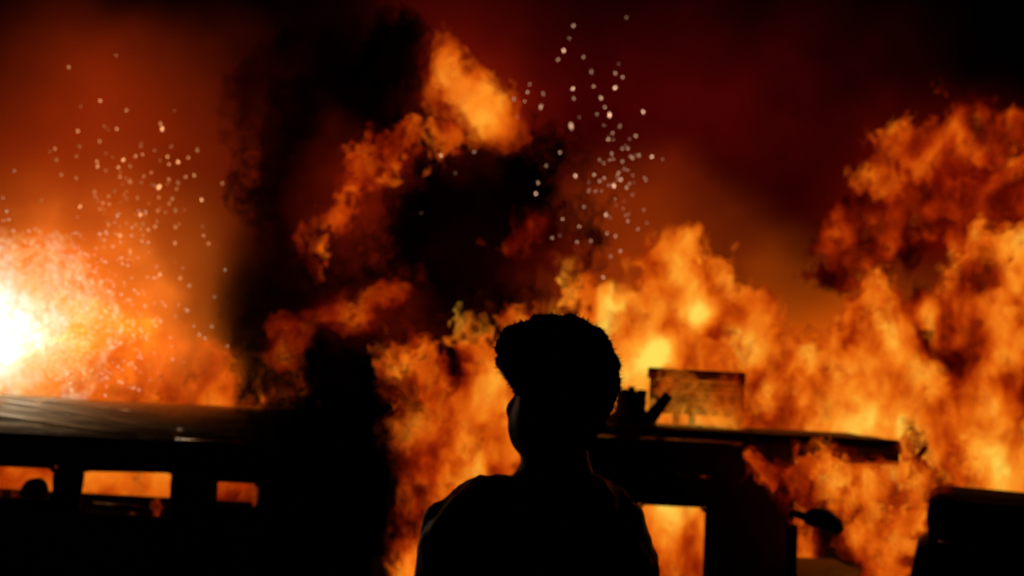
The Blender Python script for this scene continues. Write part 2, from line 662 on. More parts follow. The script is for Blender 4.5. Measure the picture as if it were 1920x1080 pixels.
# --- left van
vl = empty('burnt_van', (xpx(290, 900), YV + WV / 2, 0))
tag(vl, 'long dark burnt-out van with crumpled roof and fire seen through its small windows', 'van')
lx0, lx1 = xpx(-430, 900), xpx(690, 920)
zg = zpx(250, 824)
zwt, zwb = zpx(240, 886), zpx(240, 968)
w1 = (xpx(-150, 900), xpx(103, 900), zpx(60, 938), zpx(60, 876))
w2 = (xpx(152, 900), xpx(325, 900), zwb, zpx(240, 882))
w3 = (xpx(405, 915), xpx(485, 915), zpx(445, 952), zpx(445, 900))
side_panels(vl, lx0, lx1, .32, zg, YV, TH, [w1, w2, w3], M_char)
fw = [(lx0 + .25, w2[1] + .30, zpx(240, 928, YV + WV), w2[3] - .02), (w3[0] - .2, w3[1] + .25, zpx(440, 960, YV + WV), w3[3] + .0)]
side_panels(vl, lx0 + .002, lx1 - .002, .32, zg, YV + WV - TH, TH, fw, M_char)
for w in (w1, w2, w3):
    ring_frame('window_frame', w[0] + .012, w[1] - .012, w[2] + .012, w[3] - .012, YV - .012, .03, .035, M_black, vl, r=.04)
box('front_panel', (lx0 - .05, YV + .02, .34), (lx0 - .001, YV + WV - .02, zg - .02), M_char, vl, .02)
box('rear_panel', (lx1 + .001, YV + .02, .34), (lx1 + .05, YV + WV - .02, zg - .02), M_char, vl, .02)
box('floor_pan', (lx0, YV + TH + .002, .34), (lx1, YV + WV - TH - .002, .40), M_black, vl, .01)
van_roof(vl, lx0 - .06, lx1 + .06, YV - .02, YV + WV + .02, zg + .003, zpx(250, 758, YV + .4) - zg, M_charroof, .012, 3, inset=.62)
RISE = zpx(250, 758, YV + .4) - zg


def roof_at(v):
    return zg + .003 + RISE * (1 - (1 - min(1, v * 2 / .62)) ** 2)


for k_, (va, vb, xa, xb) in enumerate(((.20, .03, -60, 330), (.14, .02, -40, 300), (.09, .012, -60, 260), (.26, .06, 20, 420), (.055, .05, 330, 480), (.17, .12, 200, 430))):
    pts_ = []
    for i_ in range(9):
        t_ = i_ / 8
        v_ = va + (vb - va) * t_
        pts_.append((xpx(xa, 790) + (xpx(xb, 790) - xpx(xa, 790)) * t_, YV - .02 + (WV + .04) * v_, roof_at(v_) + .012 + .006 * math.sin(5 * t_ + k_)))
    tube('added_streak_rib', pts_, (.006, .004, .007, .004, .006, .004)[k_], M_trim, vl, n=8)  # bright tubes added to show lit streaks along the roof
tube('drip_rail', [(lx0, YV - .02, zg + .0), (lx1, YV - .02, zg + .0)], .011, M_char, vl)
tube('door_seam_strip', [(xpx(330, 815), YV - .022, zg + .022), (xpx(490, 815), YV - .022, zg + .022)], .007, M_trim, vl, taper=None)
hx = xpx(62, 900, YV + .35)
seat_ = box('seat_back', (hx - .2, YV + .3, .6), (hx + .2, YV + .42, w1[2] - .065), M_seat, vl, .06, 3)
extrude_profile('headrest', [(hx + .1 * math.cos(R(a)), w1[2] - .0 + .13 * math.sin(R(a))) for a in range(0, 181, 15)] + [(hx - .09, w1[2] - .06), (hx + .09, w1[2] - .06)], 'y', YV + .35, YV + .45, M_seat, seat_)
box('added_edge_strip', (w2[1] - .016, YV - .016, w2[2] - .02), (w2[1] - .004, YV + .07, w2[3]), M_trim, vl, .003)  # metal strip added to show the frame's firelit edge
tube('door_rail', [(xpx(175, 943), YV - .012, zpx(175, 943)), (xpx(270, 950), YV - .012, zpx(270, 950))], .008, M_trim, vl)
box('bumper', (lx1 + .05, YV + .05, .36), (lx1 + .16, YV + WV - .05, .52), M_black, vl, .04, 3)
for wx in (lx0 + .6, lx1 - .55):
    for wy in (YV + .02, YV + WV - .2):
        wheel(vl, wx, wy)

# --- right van
vr = empty('burning_van', (xpx(1350, 940), YV + WV / 2, 0))
tag(vr, 'small burning van with pale roof trim and flames bursting from its front end', 'van')
rx0, rx1 = xpx(1000, 900), xpx(1480, 920)
zr = zpx(1250, 823)
d1 = (xpx(1196, 1000), xpx(1322, 1000), zpx(1260, 1150), zpx(1260, 948))
side_panels(vr, rx0, rx1, .30, zr, YV, TH, [d1], M_char)
fw2 = [(rx0 + .4, rx1 - .25, .62, d1[3] - .02)]
side_panels(vr, rx0 + .002, rx1 - .002, .30, zr, YV + WV - TH, TH, fw2, M_char)
ring_frame('window_frame', d1[0] + .012, d1[1] - .012, d1[2] + .012, d1[3] - .012, YV - .012, .03, .02, M_black, vr, r=.03)
rx2 = xpx(1692, 835)
van_roof(vr, rx0 - .05, rx2, YV - .02, YV + WV + .02, zr + .012, .075, M_char, .004, 9, inset=.14, endk=.0)
ta, tb = xpx(1085, 819), xpx(1384, 833)
mesh_obj('roof_trim', [(x, y_, zr + z_) for x in (ta, tb) for y_, z_ in ((YV - .15, -.012), (YV - .15, .0), (YV - .022, .02), (YV - .022, -.01))],
         [(0, 4, 5, 1), (1, 5, 6, 2), (2, 6, 7, 3), (3, 7, 4, 0), (0, 1, 2, 3), (7, 6, 5, 4)], M_trim, vr)
tube('door_handle', [(xpx(1268, 889), YV - .02, zpx(1268, 889)), (xpx(1300, 892), YV - .06, zpx(1300, 892)), (xpx(1332, 894), YV - .02, zpx(1332, 894))], .02, M_trim, vr)
box('roof_visor', (xpx(1492, 850), YV + .0, zpx(1590, 868)), (rx2 - .02, YV + .05, zr - .0), M_char, vr, .01)
tube('bent_bracket', [(xpx(1738, 838), YV + .02, zpx(1738, 838)), (xpx(1722, 858), YV + .02, zpx(1722, 858)), (xpx(1724, 880), YV + .02, zpx(1724, 880)), (xpx(1738, 893), YV + .02, zpx(1738, 893))], .022, M_black, vr)
box('front_pillar', (rx1 - .001, YV + .01, .32), (rx1 + .05, YV + .09, zr), M_char, vr, .02)
box('front_pillar', (rx1 - .001, YV + WV - .1, .32), (rx1 + .05, YV + WV - .01, zr), M_char, vr, .02)
box('rear_panel', (rx0 - .05, YV + .02, .32), (rx0 - .001, YV + WV - .02, zr - .02), M_char, vr, .02)
box('floor_pan', (rx0, YV + TH + .002, .32), (rx1, YV + WV - TH - .002, .38), M_black, vr, .01)
box('nose_panel', (rx1 + .055, YV + .02, .30), (rx2 - .05, YV + WV - .02, zpx(1600, 1100)), M_rust, vr, .05, 3)
YM = 7.42
arm_ = tube('mirror_arm', [(rx1 + .02, YV + .0, zpx(1480, 962)), P(1488, 962, 7.8), P(1500, 966, YM), P(1514, 972, YM)], .03, M_black, vr)
tube('wing_mirror', [P(1508, 972, YM), P(1525, 970, YM), P(1548, 974, YM + .02), P(1566, 984, YM + .03), P(1578, 996, YM + .03)], .075, M_black, arm_, n=12, taper=[.55, .95, 1.0, .75, .35])
box('hanging_flap', (xpx(1478, 1000, 7.9), 7.9, .5), (xpx(1496, 1000, 7.9), 7.94, zpx(1490, 985, 7.9)), M_black, vr, .01, 2, .006)
for wx in (rx0 + .5, rx2 - .4):
    for wy in (YV + .02, YV + WV - .2):
        wheel(vr, wx, wy)

# things on and behind the right van's roof
YD = YV + .45
zr2 = zr + .09
st = empty('charred_drum', (xpx(1183, 790, YD), YD, zr2))
tag(st, 'squat charred drum standing on the van roof beside a slanted stub', 'drum')
cx, rad = xpx(1183, 760, YD), .5 * (xpx(1212, 760, YD) - xpx(1156, 760, YD))
ztop = zpx(1183, 732, YD)
vs, fs = [], []
prof = [(1.75, zr2 - .05), (1.7, zr2 + .05), (1.08, zr2 + .09), (1.0, zr2 + .15), (1.04, zr2 + .2), (.98, ztop - .08), (1.03, ztop), (.88, ztop + .004), (.85, ztop - .03)]
n = 28
for q_, z_ in prof:
    for k in range(n):
        a = 2 * math.pi * k / n
        wob = 1 + .03 * math.sin(3 * a + z_ * 20)
        vs.append((cx + rad * q_ * wob * math.cos(a), YD + rad * q_ * wob * math.sin(a), z_ + .008 * math.sin(5 * a)))
for i in range(len(prof) - 1):
    for k in range(n):
        fs.append((i * n + k, i * n + (k + 1) % n, (i + 1) * n + (k + 1) % n, (i + 1) * n + k))
fs.append(tuple(range(n - 1, -1, -1)))
fs.append(tuple((len(prof) - 1) * n + k for k in range(n)))
db = mesh_obj('drum_body', vs, fs, M_black, st, True)
tube('lid_knob', [(cx, YD, ztop - .04), (cx, YD, ztop + .035)], .03, M_black, db)
bar = tube('slanted_stub', [P(1205, 805, YD - .05), P(1222, 780, YD - .05), P(1236, 763, YD - .05), P(1254, 740, YD - .05)], .062, M_black, None, taper=[1.2, 1.0, .84, .74])
tag(bar, 'short charred stub leaning up to the right from the van roof', 'debris')
YB = YV + 1.0
bd = empty('charred_signboard', (xpx(1310, 800, YB), YB, 0))
tag(bd, 'wide brown board on posts smouldering in the flames above the van roof', 'signboard')
bx0, bx1, bz0, bz1 = xpx(1216, 700, YB), xpx(1398, 710, YB), zpx(1300, 778, YB), zpx(1300, 693, YB)
nb = 4
for i in range(nb):
    z0 = bz0 + (bz1 - bz0) * i / nb
    z1 = bz0 + (bz1 - bz0) * (i + 1) / nb
    sh = (.06, .02, .03, 0)[i]
    box('plank', (bx0 + (.10, .05, .02, 0)[i], YB + .002 * i, z0 + .004), (bx1 - sh, YB + .05, z1 - .004), M_rust, bd, .008, jitter=.006)
for px_ in (1226, 1272, 1302, 1392):
    xx = xpx(px_, 740, YB)
    box('post', (xx - .028, YB + .052, zr + .05), (xx + .028, YB + .11, bz1 - .03), M_rust, bd, .008)

# ------------------------------------------------------------------ dark off-roader at the right edge
YS = 7.1
sv = empty('parked_car', (xpx(1743, 960, YS), YS, 0))
sv_yaw = -math.atan2(xpx(1743, 960, YS), YS)
tag(sv, 'unburnt black square-cabbed car cut off by the frame edge, flames behind it', 'car')
W_ = 1.6
zroof, zbelt = zpx(1830, 909, YS + W_), zpx(1760, 1011, YS)
cx0 = xpx(1743, 960, YS + W_)
cx0 = xpx(1743, 960, YS)
lowx = xpx(1690, 1080, YS)
cab = [(cx0 - .0, zbelt - .04), (cx0 - .02, zbelt + .12), (cx0 - .01, zroof - .10), (cx0 + .02, zroof - .035), (cx0 + .075, zroof), (cx0 + 2.3, zroof - .02), (cx0 + 2.36, zbelt - .04)]
extrude_profile('cab', cab, 'y', YS + .03, YS + W_ - .03, M_canvas, sv, bevel=.035)
body = [(lowx - .9, .42), (lowx - .92, .8), (lowx - .55, .93), (lowx - .05, .96), (lowx + .06, 1.06), (cx0 - .08, zbelt - .09), (cx0 + .02, zbelt), (cx0 + 2.5, zbelt), (cx0 + 2.55, .42)]
extrude_profile('body', body, 'y', YS, YS + W_, M_paint, sv, bevel=.03)
tube('belt_trim', [(cx0 + .03, YS - .006, zbelt - .008), (cx0 + .2, YS - .006, zbelt - .008), (cx0 + 2.4, YS - .006, zbelt - .008)], .009, M_paint, sv)
tube('door_handle', [(cx0 + .06, YS - .02, zbelt - .012), (cx0 + .18, YS - .03, zbelt - .014), (cx0 + .3, YS - .02, zbelt - .014)], .009, M_trim, sv)
wx0, wx1 = cx0 + .14, cx0 + .95
for a, b in ((cx0 + .14, cx0 + .98), (cx0 + 1.08, cx0 + 2.1)):
    f = ring_frame('window_frame', a, b, zbelt + .05, zroof - .1, YS + .012, .02, .02, M_black, sv, r=.05)
    gl = mesh_obj('window_pane', [(a - .01, YS + .024, zbelt + .04), (b + .01, YS + .024, zbelt + .04), (b + .01, YS + .024, zroof - .09), (a - .01, YS + .024, zroof - .09)], [(0, 1, 2, 3)], M_glass, f)
for yy in (YS + .15, YS + W_ - .35):
    box('headlight', (lowx - .935, yy, .66), (lowx - .9, yy + .2, .8), M_lamp, sv, .03, 3)
for wx in (lowx - .45, cx0 + 1.9):
    for wy in (YS - .01, YS + W_ - .19):
        wheel(sv, wx, wy, r=.36, wdt=.2)


sv.rotation_euler = (0, 0, sv_yaw)

# ------------------------------------------------------------------ flames: nested torn sheets grown from a turbulent field
def flame_field(blobs, depth, voxel, amp, nscale, off, k=.09, pad=.45, dfac=.75, zs=.75):
    cs, rs = [], []
    for b in blobs:
        px, py, rx, ry = b[:4]
        dd = depth + (b[4] if len(b) > 4 else 0)
        c = P(px, py, dd)
        s = dd / FPX
        cs.append((c.x, c.y, c.z))
        rs.append((rx * s, max(.12, dfac * (rx * ry) ** .5 * s), ry * s))
    cs, rs = np.array(cs), np.array(rs)
    lo = (cs - rs).min(0) - pad
    hi = (cs + rs).max(0) + pad
    lo[2] = max(lo[2], -.1)
    n = np.ceil((hi - lo) / voxel).astype(int) + 1
    ax = [lo[i] + np.arange(n[i]) * voxel for i in range(3)]
    G = np.stack(np.meshgrid(*ax, indexing='ij'), -1).astype(np.float32)
    # turbulence pushes the lookup point about, then eats the edge
    st_ = np.array((1, 1, zs), np.float32)
    Gs = G * st_
    wv = np.stack([sample(N1, Gs, nscale * .6, (off + .13 * i, .31 * i, .57 * i)) for i in range(3)], -1)
    Gw = G + wv * amp * .55
    acc = np.zeros(G.shape[:3], np.float32)
    for c, r in zip(cs, rs):
        q = np.sqrt((((Gw - c) / r) ** 2).sum(-1))
        d = (q - 1) * float(min(r[0], r[2]))
        acc += np.exp(-np.clip(d / k, -30, 30))
    S = -k * np.log(acc + 1e-12)
    nn = sample(N2, Gs + wv * amp * .4, nscale, (off * 1.7, .2, .4))
    nn2 = sample(N2, Gs, nscale * 2.3, (.4, off, .8))
    F = S + amp * (.55 * np.abs(nn) - .35 + .28 * nn2)
    # closed at the grid's border
    for i in range(3):
        sl = [slice(None)] * 3
        for e in (0, -1):
            sl[i] = e
            F[tuple(sl)] = 1.0
    return F, lo


def make_flame(name, label, blobs, depth, layers, voxel=.045, amp=.16, nscale=.42, off=0.0, heat0=.55, tall=0.0, k=.09, mat=None,
               power=1.0, hot=None, contrast=1.5, dfac=.75, cat='flame', zs=.75, minf=30, fade=None, pad=.45, tear=3.4, part=('flame_core', 'flame_sheet'), kind=None):
    """layers: [(iso offset in m, opacity, heat shift)], innermost first"""
    F, lo = flame_field(blobs, depth, voxel, amp, nscale, off, k, pad=pad, dfac=dfac, zs=zs)
    root = None
    for i, (iso, opa, dh) in enumerate(layers):
        v, q = surface_nets(F - iso, lo, voxel)
        if len(q) == 0:
            continue
        v, q = islands_keep(v, q, max(minf, len(q) // 5))
        if len(q) == 0:
            continue
        if root is None:
            root = empty(name, (float(v[:, 0].mean()), float(v[:, 1].mean()), float(v[:, 2].min())))
            tag(root, label, cat, kind=kind)
        nn = sample(N1, v * np.array((1, 1, .7)), .5, (off, .7, .2))
        heat = heat0 + dh + .09 * nn
        if tall:
            heat = heat - tall * (v[:, 2] - CAM_Z)
        pw = np.full(len(v), power)
        if hot:
            for (hx, hy, hr, dv, pv_) in hot:
                c = P(hx, hy, depth)
                rr = hr * depth / FPX
                d2 = ((v[:, 0] - c.x) ** 2 + (v[:, 2] - c.z) ** 2) / rr ** 2
                heat = heat + dv * np.exp(-d2)
                pw = pw * (1 + pv_ * np.exp(-d2))
        thin = np.zeros(len(v))
        if fade:
            za, zb = P(960, fade[0], depth).z, P(960, fade[1], depth).z
            thin = -.8 * np.clip((v[:, 2] - za) / (zb - za), 0, 1.5)
        o = np_mesh(part[0] if i == 0 else part[1], v, q, mat or M_fire, root,
                    {'hotness': heat, 'power': pw, 'thin': thin})
        o.color = (opa, contrast, 0.0, tear)
        if len(islands_keep(v, q, 'largest')[1]) < len(q):
            o['kind'] = 'stuff'
    return root


L5 = [(-.16, .95, .02), (-.09, .75, .0), (-.03, .5, -.03), (.03, .25, -.12), (.10, .0, -.22)]
L4 = [(-.07, .62, .02), (-.03, .40, -.02), (.03, .2, -.12), (.09, -.02, -.22)]
LSOFT = [(-.05, .42, .04), (-.03, .34, .02), (-.01, .28, .0), (.01, .22, -.02), (.03, .18, -.04), (.05, .14, -.06), (.075, .10, -.08), (.10, .06, -.1), (.13, .03, -.12)]
LHAZE = [(-.2, .6, .02), (-.14, .4, .01), (-.08, .3, .0), (-.03, .22, -.02), (.02, .17, -.04), (.07, .13, -.07), (.13, .1, -.1), (.2, .07, -.12), (.28, .04, -.14)]
LDIM = [(-.04, .38, .0), (.0, .2, -.05), (.05, .05, -.10), (.10, -.1, -.15)]

make_flame('flame', 'broad orange flame mound with yellow core rising behind the man\'s head and the signboard',
           [(1268, 482, 56, 54), (1300, 560, 105, 95), (1200, 612, 105, 70), (1095, 575, 60, 30), (1048, 525, 18, 22), (1385, 630, 85, 95), (1250, 730, 200, 120),
            (1000, 665, 66, 44), (1450, 720, 110, 95), (1300, 850, 190, 130), (1150, 950, 150, 150), (1350, 1000, 160, 160)],
           11.2, L5, off=.11, heat0=.60, contrast=1.2, tear=2.6, k=.06, dfac=.6, hot=[(1212, 665, 42, .34, .1), (1308, 590, 26, .34, .1), (1260, 1070, 60, -.3, 0), (1250, 955, 40, .3, 0), (1380, 560, 60, -.05, 0), (1050, 530, 60, -.12, 0)])
make_flame('flame', 'huge churning wall of orange flame behind the burning van and the black car',
           [(1662, 570, 40, 66), (1640, 665, 80, 90), (1560, 740, 110, 90), (1850, 505, 70, 50), (1915, 560, 110, 120), (1800, 630, 90, 90), (1715, 760, 160, 110),
            (1870, 770, 160, 150), (1500, 795, 140, 70), (1990, 680, 120, 200), (1900, 900, 150, 100), (1700, 900, 150, 100)],
           11.0, L5, off=.37, heat0=.60, contrast=1.5, tear=2.6, k=.06, hot=[(1640, 580, 70, .10, 0), (1600, 780, 130, .10, 0), (1830, 560, 110, -.12, 0), (1800, 720, 90, -.22, 0), (1900, 700, 60, -.1, 0)])
make_flame('flame', 'dim reddish flame wisps high in the smoke above the flame wall',
           [(1690, 300, 46, 24), (1745, 268, 44, 28), (1808, 232, 24, 32), (1855, 275, 50, 26), (1925, 262, 45, 36), (1655, 330, 22, 18)],
           11.6, [(a_, b_ * .55, c_) for a_, b_, c_ in LSOFT], voxel=.04, amp=.16, nscale=.7, off=.52, heat0=.34, contrast=1.2, k=.03, dfac=.5, tear=1.3)
make_flame('flame', 'dull red smoke billow with painted-in firelight hanging between the high wisps and the flame wall',  # smoke whose firelight is painted by dim emissive sheets
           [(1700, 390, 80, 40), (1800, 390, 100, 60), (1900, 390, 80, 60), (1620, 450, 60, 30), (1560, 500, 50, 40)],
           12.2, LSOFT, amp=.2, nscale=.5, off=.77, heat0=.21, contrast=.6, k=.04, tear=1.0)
make_flame('flame', 'detached slanting orange flame tongue floating above the round dark smoke cloud',
           [(838, 122, 13, 20), (858, 152, 26, 26), (888, 186, 36, 28), (914, 218, 34, 26), (936, 246, 22, 18)],
           9.2, [(-.05, .9, .04), (-.03, .6, .02), (-.01, .45, .0), (.01, .32, -.04), (.03, .22, -.08), (.055, .16, -.14), (.085, .11, -.2), (.12, .06, -.26), (.16, .03, -.3)], voxel=.025, amp=.07, nscale=.7, off=.9, heat0=.66, contrast=.6, k=.025, dfac=.6, tear=1.4)
make_flame('flame', 'ragged dim flame fringe curling round the left rim of the smoke cloud',
           [(700, 282, 24, 26), (755, 284, 30, 14), (676, 330, 18, 30), (648, 385, 20, 24), (604, 425, 22, 20), (725, 300, 22, 14), (640, 420, 20, 20), (795, 268, 18, 12), (830, 258, 14, 10), (580, 470, 12, 16)],
           9.0, [(-.06, .42, .08), (-.045, .30, .05), (-.03, .2, .0), (-.015, .14, -.06), (.0, .11, -.12), (.02, .08, -.17), (.05, .05, -.22)], voxel=.026, amp=.14, nscale=.85, off=.21, heat0=.42, contrast=1.2, k=.012, dfac=.5, tear=1.7)
make_flame('flame', 'small red flicker of flame inside the right side of the smoke cloud',
           [(960, 460, 17, 11), (985, 438, 14, 10), (1005, 420, 9, 8)], 8.7, [(-.01, .3, 0), (.01, .2, -.03), (.03, .12, -.06), (.055, .06, -.08)], voxel=.022, amp=.07, nscale=.9, off=.4, heat0=.28, contrast=.8, k=.02, tear=1.2)
make_flame('flame', 'tall bright flame burning in the gap between the two vans beside the man',
           [(768, 700, 36, 56), (798, 775, 56, 74), (832, 865, 62, 74), (905, 760, 58, 90), (905, 690, 34, 34), (935, 840, 60, 60), (812, 950, 40, 56), (775, 1035, 22, 42),
            (958, 618, 40, 22), (850, 1000, 50, 80), (800, 1100, 50, 70)],
           9.0, L4, voxel=.035, amp=.14, nscale=.6, off=.63, heat0=.61, contrast=1.6, k=.05, tear=2.4, hot=[(965, 770, 50, .14, 0), (770, 1045, 30, .25, .2), (770, 820, 50, -.1, 0), (860, 700, 30, -.2, 0)])
make_flame('flame', 'faint arching red flame trail over the dark smoke column beside the vans',
           [(526, 666, 13, 11), (548, 636, 16, 9), (585, 608, 24, 7), (630, 594, 24, 6), (672, 578, 20, 8), (715, 552, 22, 12), (748, 566, 16, 10)],
           7.6, [(.0, .13, .02), (.01, .1, .0), (.02, .07, -.03), (.035, .05, -.06), (.055, .03, -.09)], voxel=.022, amp=.05, nscale=.8, off=.3, heat0=.2, contrast=1.1, k=.02, dfac=.5, tear=1.3, hot=[(720, 552, 40, .16, 0), (525, 666, 20, .1, 0)])
make_flame('flame', 'wide hazy orange flame spreading over the left van roof beside the white-hot burst',
           [(80, 660, 160, 100), (230, 680, 120, 60), (340, 655, 50, 30), (120, 570, 110, 60), (60, 760, 180, 120), (260, 760, 190, 80), (440, 715, 50, 26), (-60, 600, 120, 160),
            (60, 920, 170, 110), (260, 920, 170, 100), (440, 940, 90, 70)],
           10.4, LHAZE, off=.05, heat0=.5, contrast=1.35, amp=.2, k=.06, tear=1.7, fade=(710, 520), hot=[(30, 610, 150, .4, .2), (310, 700, 80, -.25, 0), (445, 930, 60, -.3, 0), (240, 905, 90, .12, 0)])
make_flame('flame', 'glaring white-hot burst of fire at the end of the left van roof',
           [(-12, 618, 36, 40), (-40, 640, 50, 50), (10, 604, 20, 16)], 8.75,
           [(-.03, 1.3, .6), (.02, .8, .45), (.07, .45, .3), (.13, .3, .22), (.2, .2, .14), (.28, .13, .08), (.37, .08, .02), (.47, .04, -.03), (.58, .02, -.06)], voxel=.04, amp=.1, nscale=.8, off=.66, heat0=.5, mat=M_white, power=1.2, contrast=1.4, tear=1.4,
           pad=.9, hot=[(-10, 620, 42, .3, 9)])
make_flame('flame', 'ragged red-orange flames bursting out of the burning van\'s front end',
           [(1455, 890, 24, 26), (1500, 912, 26, 30), (1560, 905, 48, 28), (1640, 900, 60, 32), (1712, 884, 20, 36), (1645, 955, 54, 44), (1712, 985, 30, 38), (1690, 1050, 46, 36), (1600, 995, 30, 26), (1660, 1110, 60, 40)],
           7.85, L4, voxel=.028, amp=.13, nscale=.7, off=.81, heat0=.38, contrast=2.0, k=.035, dfac=.5, hot=[(1640, 965, 50, -.22, 0), (1720, 860, 60, .2, 0), (1560, 890, 60, .04, 0), (1450, 885, 40, -.18, 0)])
make_flame('flame', 'thin flame licks drifting in front of the smouldering signboard',
           [(1310, 788, 80, 18), (1385, 775, 24, 26), (1310, 740, 84, 34)], 8.95, [(-.02, .08, .05), (.02, .05, 0)], voxel=.028, amp=.11, nscale=.9, off=.5, heat0=.40, contrast=1.5, dfac=.3, k=.03, tear=1.0,
           hot=[(1310, 715, 70, -.12, 0), (1310, 795, 70, .25, 0)])

LSM = [(-.12, .8, 0), (-.05, .45, 0), (.02, .28, 0), (.10, .16, 0), (.19, .08, 0)]
make_flame('smoke_cloud', 'round lumpy black smoke cloud billowing above and behind the man',
           [(850, 420, 110, 85), (950, 375, 95, 62), (770, 465, 70, 62), (880, 530, 80, 40), (1030, 440, 55, 60), (740, 370, 36, 36), (900, 320, 70, 36)],
           9.45, LSM, voxel=.05, amp=.22, nscale=.5, off=.15, heat0=.5, k=.05, tear=1.6, contrast=1.2, cat='smoke', mat=M_soot, part=('smoke_core', 'smoke_sheet'))
make_flame('smoke_plume', 'tall black smoke column climbing from the left van into the night sky',
           [(620, 980, 80, 180, -.1), (612, 800, 78, 110, 0), (590, 670, 70, 80, .5), (530, 600, 40, 60, 1.0), (570, 400, 60, 120, 1.5), (620, 180, 130, 80, 1.7), (720, 140, 60, 50, 1.7)],
           7.75, LSM, voxel=.055, amp=.24, nscale=.45, off=.6, heat0=.5, k=.06, tear=1.6, contrast=1.2, cat='smoke', mat=M_soot, part=('smoke_core', 'smoke_sheet'))

# ------------------------------------------------------------------ dark smoke, and firelight on smoke painted as emission (soft volumes)
bm = bmesh.new()
bmesh.ops.create_icosphere(bm, subdivisions=3, radius=1.0)
BALL = bpy.data.meshes.new('billow')
bm.to_mesh(BALL)
bm.free()


def gas(name, label, cat, mat, blobs, kind='stuff'):
    """blobs: (px, py, rx, ry, depth, depth radius, colour rgba)"""
    root = None
    for (px, py, rx, ry, dd, rd, colr) in blobs:
        c = P(px, py, dd)
        if root is None:
            root = empty(name, (c.x, c.y, 0))
            tag(root, label, cat, kind=kind)
        key = 'billow_' + mat.name
        me = bpy.data.meshes.get(key)
        if me is None:
            me = BALL.copy()
            me.name = key
            me.materials.append(mat)
        o = bpy.data.objects.new('billow', me)
        link(o)
        o.parent = root
        o.matrix_parent_inverse = Matrix.Translation(root.location).inverted()
        o.location = c
        o.scale = (rx * dd / FPX, rd, ry * dd / FPX)
        o.color = colr
        o['kind'] = kind
    return root


K = lambda d: (d, 0, 0, 1)
gas('smoke', 'thin dark smoke haze round the black smoke column and the round cloud', 'smoke', M_smoke, [
    (600, 960, 165, 320, 7.9, .45, K(7)),
    (560, 480, 210, 330, 9.7, .8, K(2.0)),
    (630, 170, 280, 250, 10.2, 1.0, K(2.0)),
    (490, 590, 130, 200, 9.3, .45, K(4)),
    (880, 430, 260, 190, 9.9, .6, K(3)),
])
E = lambda r, g_, b, s: (*srgb(r, g_, b), s)
gas('painted_fire_glow', 'soft dull orange and red glow, firelight on smoke painted as emission, hanging in the night air', 'glow', M_glow, [
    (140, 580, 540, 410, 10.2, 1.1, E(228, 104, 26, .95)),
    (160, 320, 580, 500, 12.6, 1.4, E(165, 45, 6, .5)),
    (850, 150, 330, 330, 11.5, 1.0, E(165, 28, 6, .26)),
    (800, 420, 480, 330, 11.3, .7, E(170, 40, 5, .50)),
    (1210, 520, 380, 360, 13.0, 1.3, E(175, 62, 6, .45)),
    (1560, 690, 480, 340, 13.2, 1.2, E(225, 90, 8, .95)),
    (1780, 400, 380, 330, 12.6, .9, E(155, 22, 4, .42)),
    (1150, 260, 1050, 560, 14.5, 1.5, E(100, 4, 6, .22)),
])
gas('painted_glow_smoke', 'thin smoke with painted-in red firelight curling round the black smoke column and round cloud', 'smoke', M_veil, [
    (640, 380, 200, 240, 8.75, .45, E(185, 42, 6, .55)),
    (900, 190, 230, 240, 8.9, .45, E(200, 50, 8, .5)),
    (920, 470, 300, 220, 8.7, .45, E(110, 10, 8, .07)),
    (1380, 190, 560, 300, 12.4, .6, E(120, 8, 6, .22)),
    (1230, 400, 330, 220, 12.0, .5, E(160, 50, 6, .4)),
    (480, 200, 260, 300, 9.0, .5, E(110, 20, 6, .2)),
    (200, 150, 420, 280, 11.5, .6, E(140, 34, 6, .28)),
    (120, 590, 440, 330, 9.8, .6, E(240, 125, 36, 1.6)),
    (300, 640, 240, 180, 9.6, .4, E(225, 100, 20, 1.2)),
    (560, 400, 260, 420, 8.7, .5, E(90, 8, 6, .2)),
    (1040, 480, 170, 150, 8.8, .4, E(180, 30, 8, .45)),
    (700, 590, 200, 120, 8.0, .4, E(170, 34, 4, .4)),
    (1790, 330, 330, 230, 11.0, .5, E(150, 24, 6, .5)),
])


# ------------------------------------------------------------------ the man (signed distance body)
MAN_Y = 2.0
mc = P(1046, 700, MAN_Y)
ppm = FPX / MAN_Y
MX, MZ = mc.x, PZ


def mp(px, py, dy=0.0):
    p = P(px, py, MAN_Y)
    return np.array((p.x, MAN_Y + dy, p.z))


def cap(G, a, b, ra, rb=None):
    a, b = np.asarray(a, float), np.asarray(b, float)
    rb = ra if rb is None else rb
    ab = b - a
    t = np.clip(((G - a) @ ab) / (ab @ ab + 1e-9), 0, 1)
    return np.linalg.norm(G - (a + t[..., None] * ab), axis=-1) - (ra + (rb - ra) * t)


def ell(G, c, r):
    q = np.linalg.norm((G - np.asarray(c)) / np.asarray(r), axis=-1)
    return (q - 1) * min(r)


def smin(ds, k):
    acc = 0
    for d in ds:
        acc = acc + np.exp(-np.clip(d / k, -40, 40))
    return -k * np.log(acc + 1e-18)


def grid(lo, hi, h):
    lo, hi = np.array(lo, float), np.array(hi, float)
    n = np.ceil((hi - lo) / h).astype(int) + 1
    ax = [lo[i] + np.arange(n[i]) * h for i in range(3)]
    return np.stack(np.meshgrid(*ax, indexing='ij'), -1).astype(np.float32), lo


# key points
headc = mp(1050, 745, .0)
neck_t, neck_b = mp(1044, 830, .0), mp(1044, 926, -.02)
sl_, sr_ = mp(886, 988, -.01), mp(1130, 996, -.01)
chest = mp(1008, 1075, -.01)
hipz = PZ + .93
hipc = np.array((chest[0], MAN_Y, hipz))
fd = np.array((-.80, .60, 0.0))          # where the face looks
sd = np.array((.60, .80, 0.0))           # the head's right-hand side
upv = np.array((0, 0, 1.0))
HC = headc


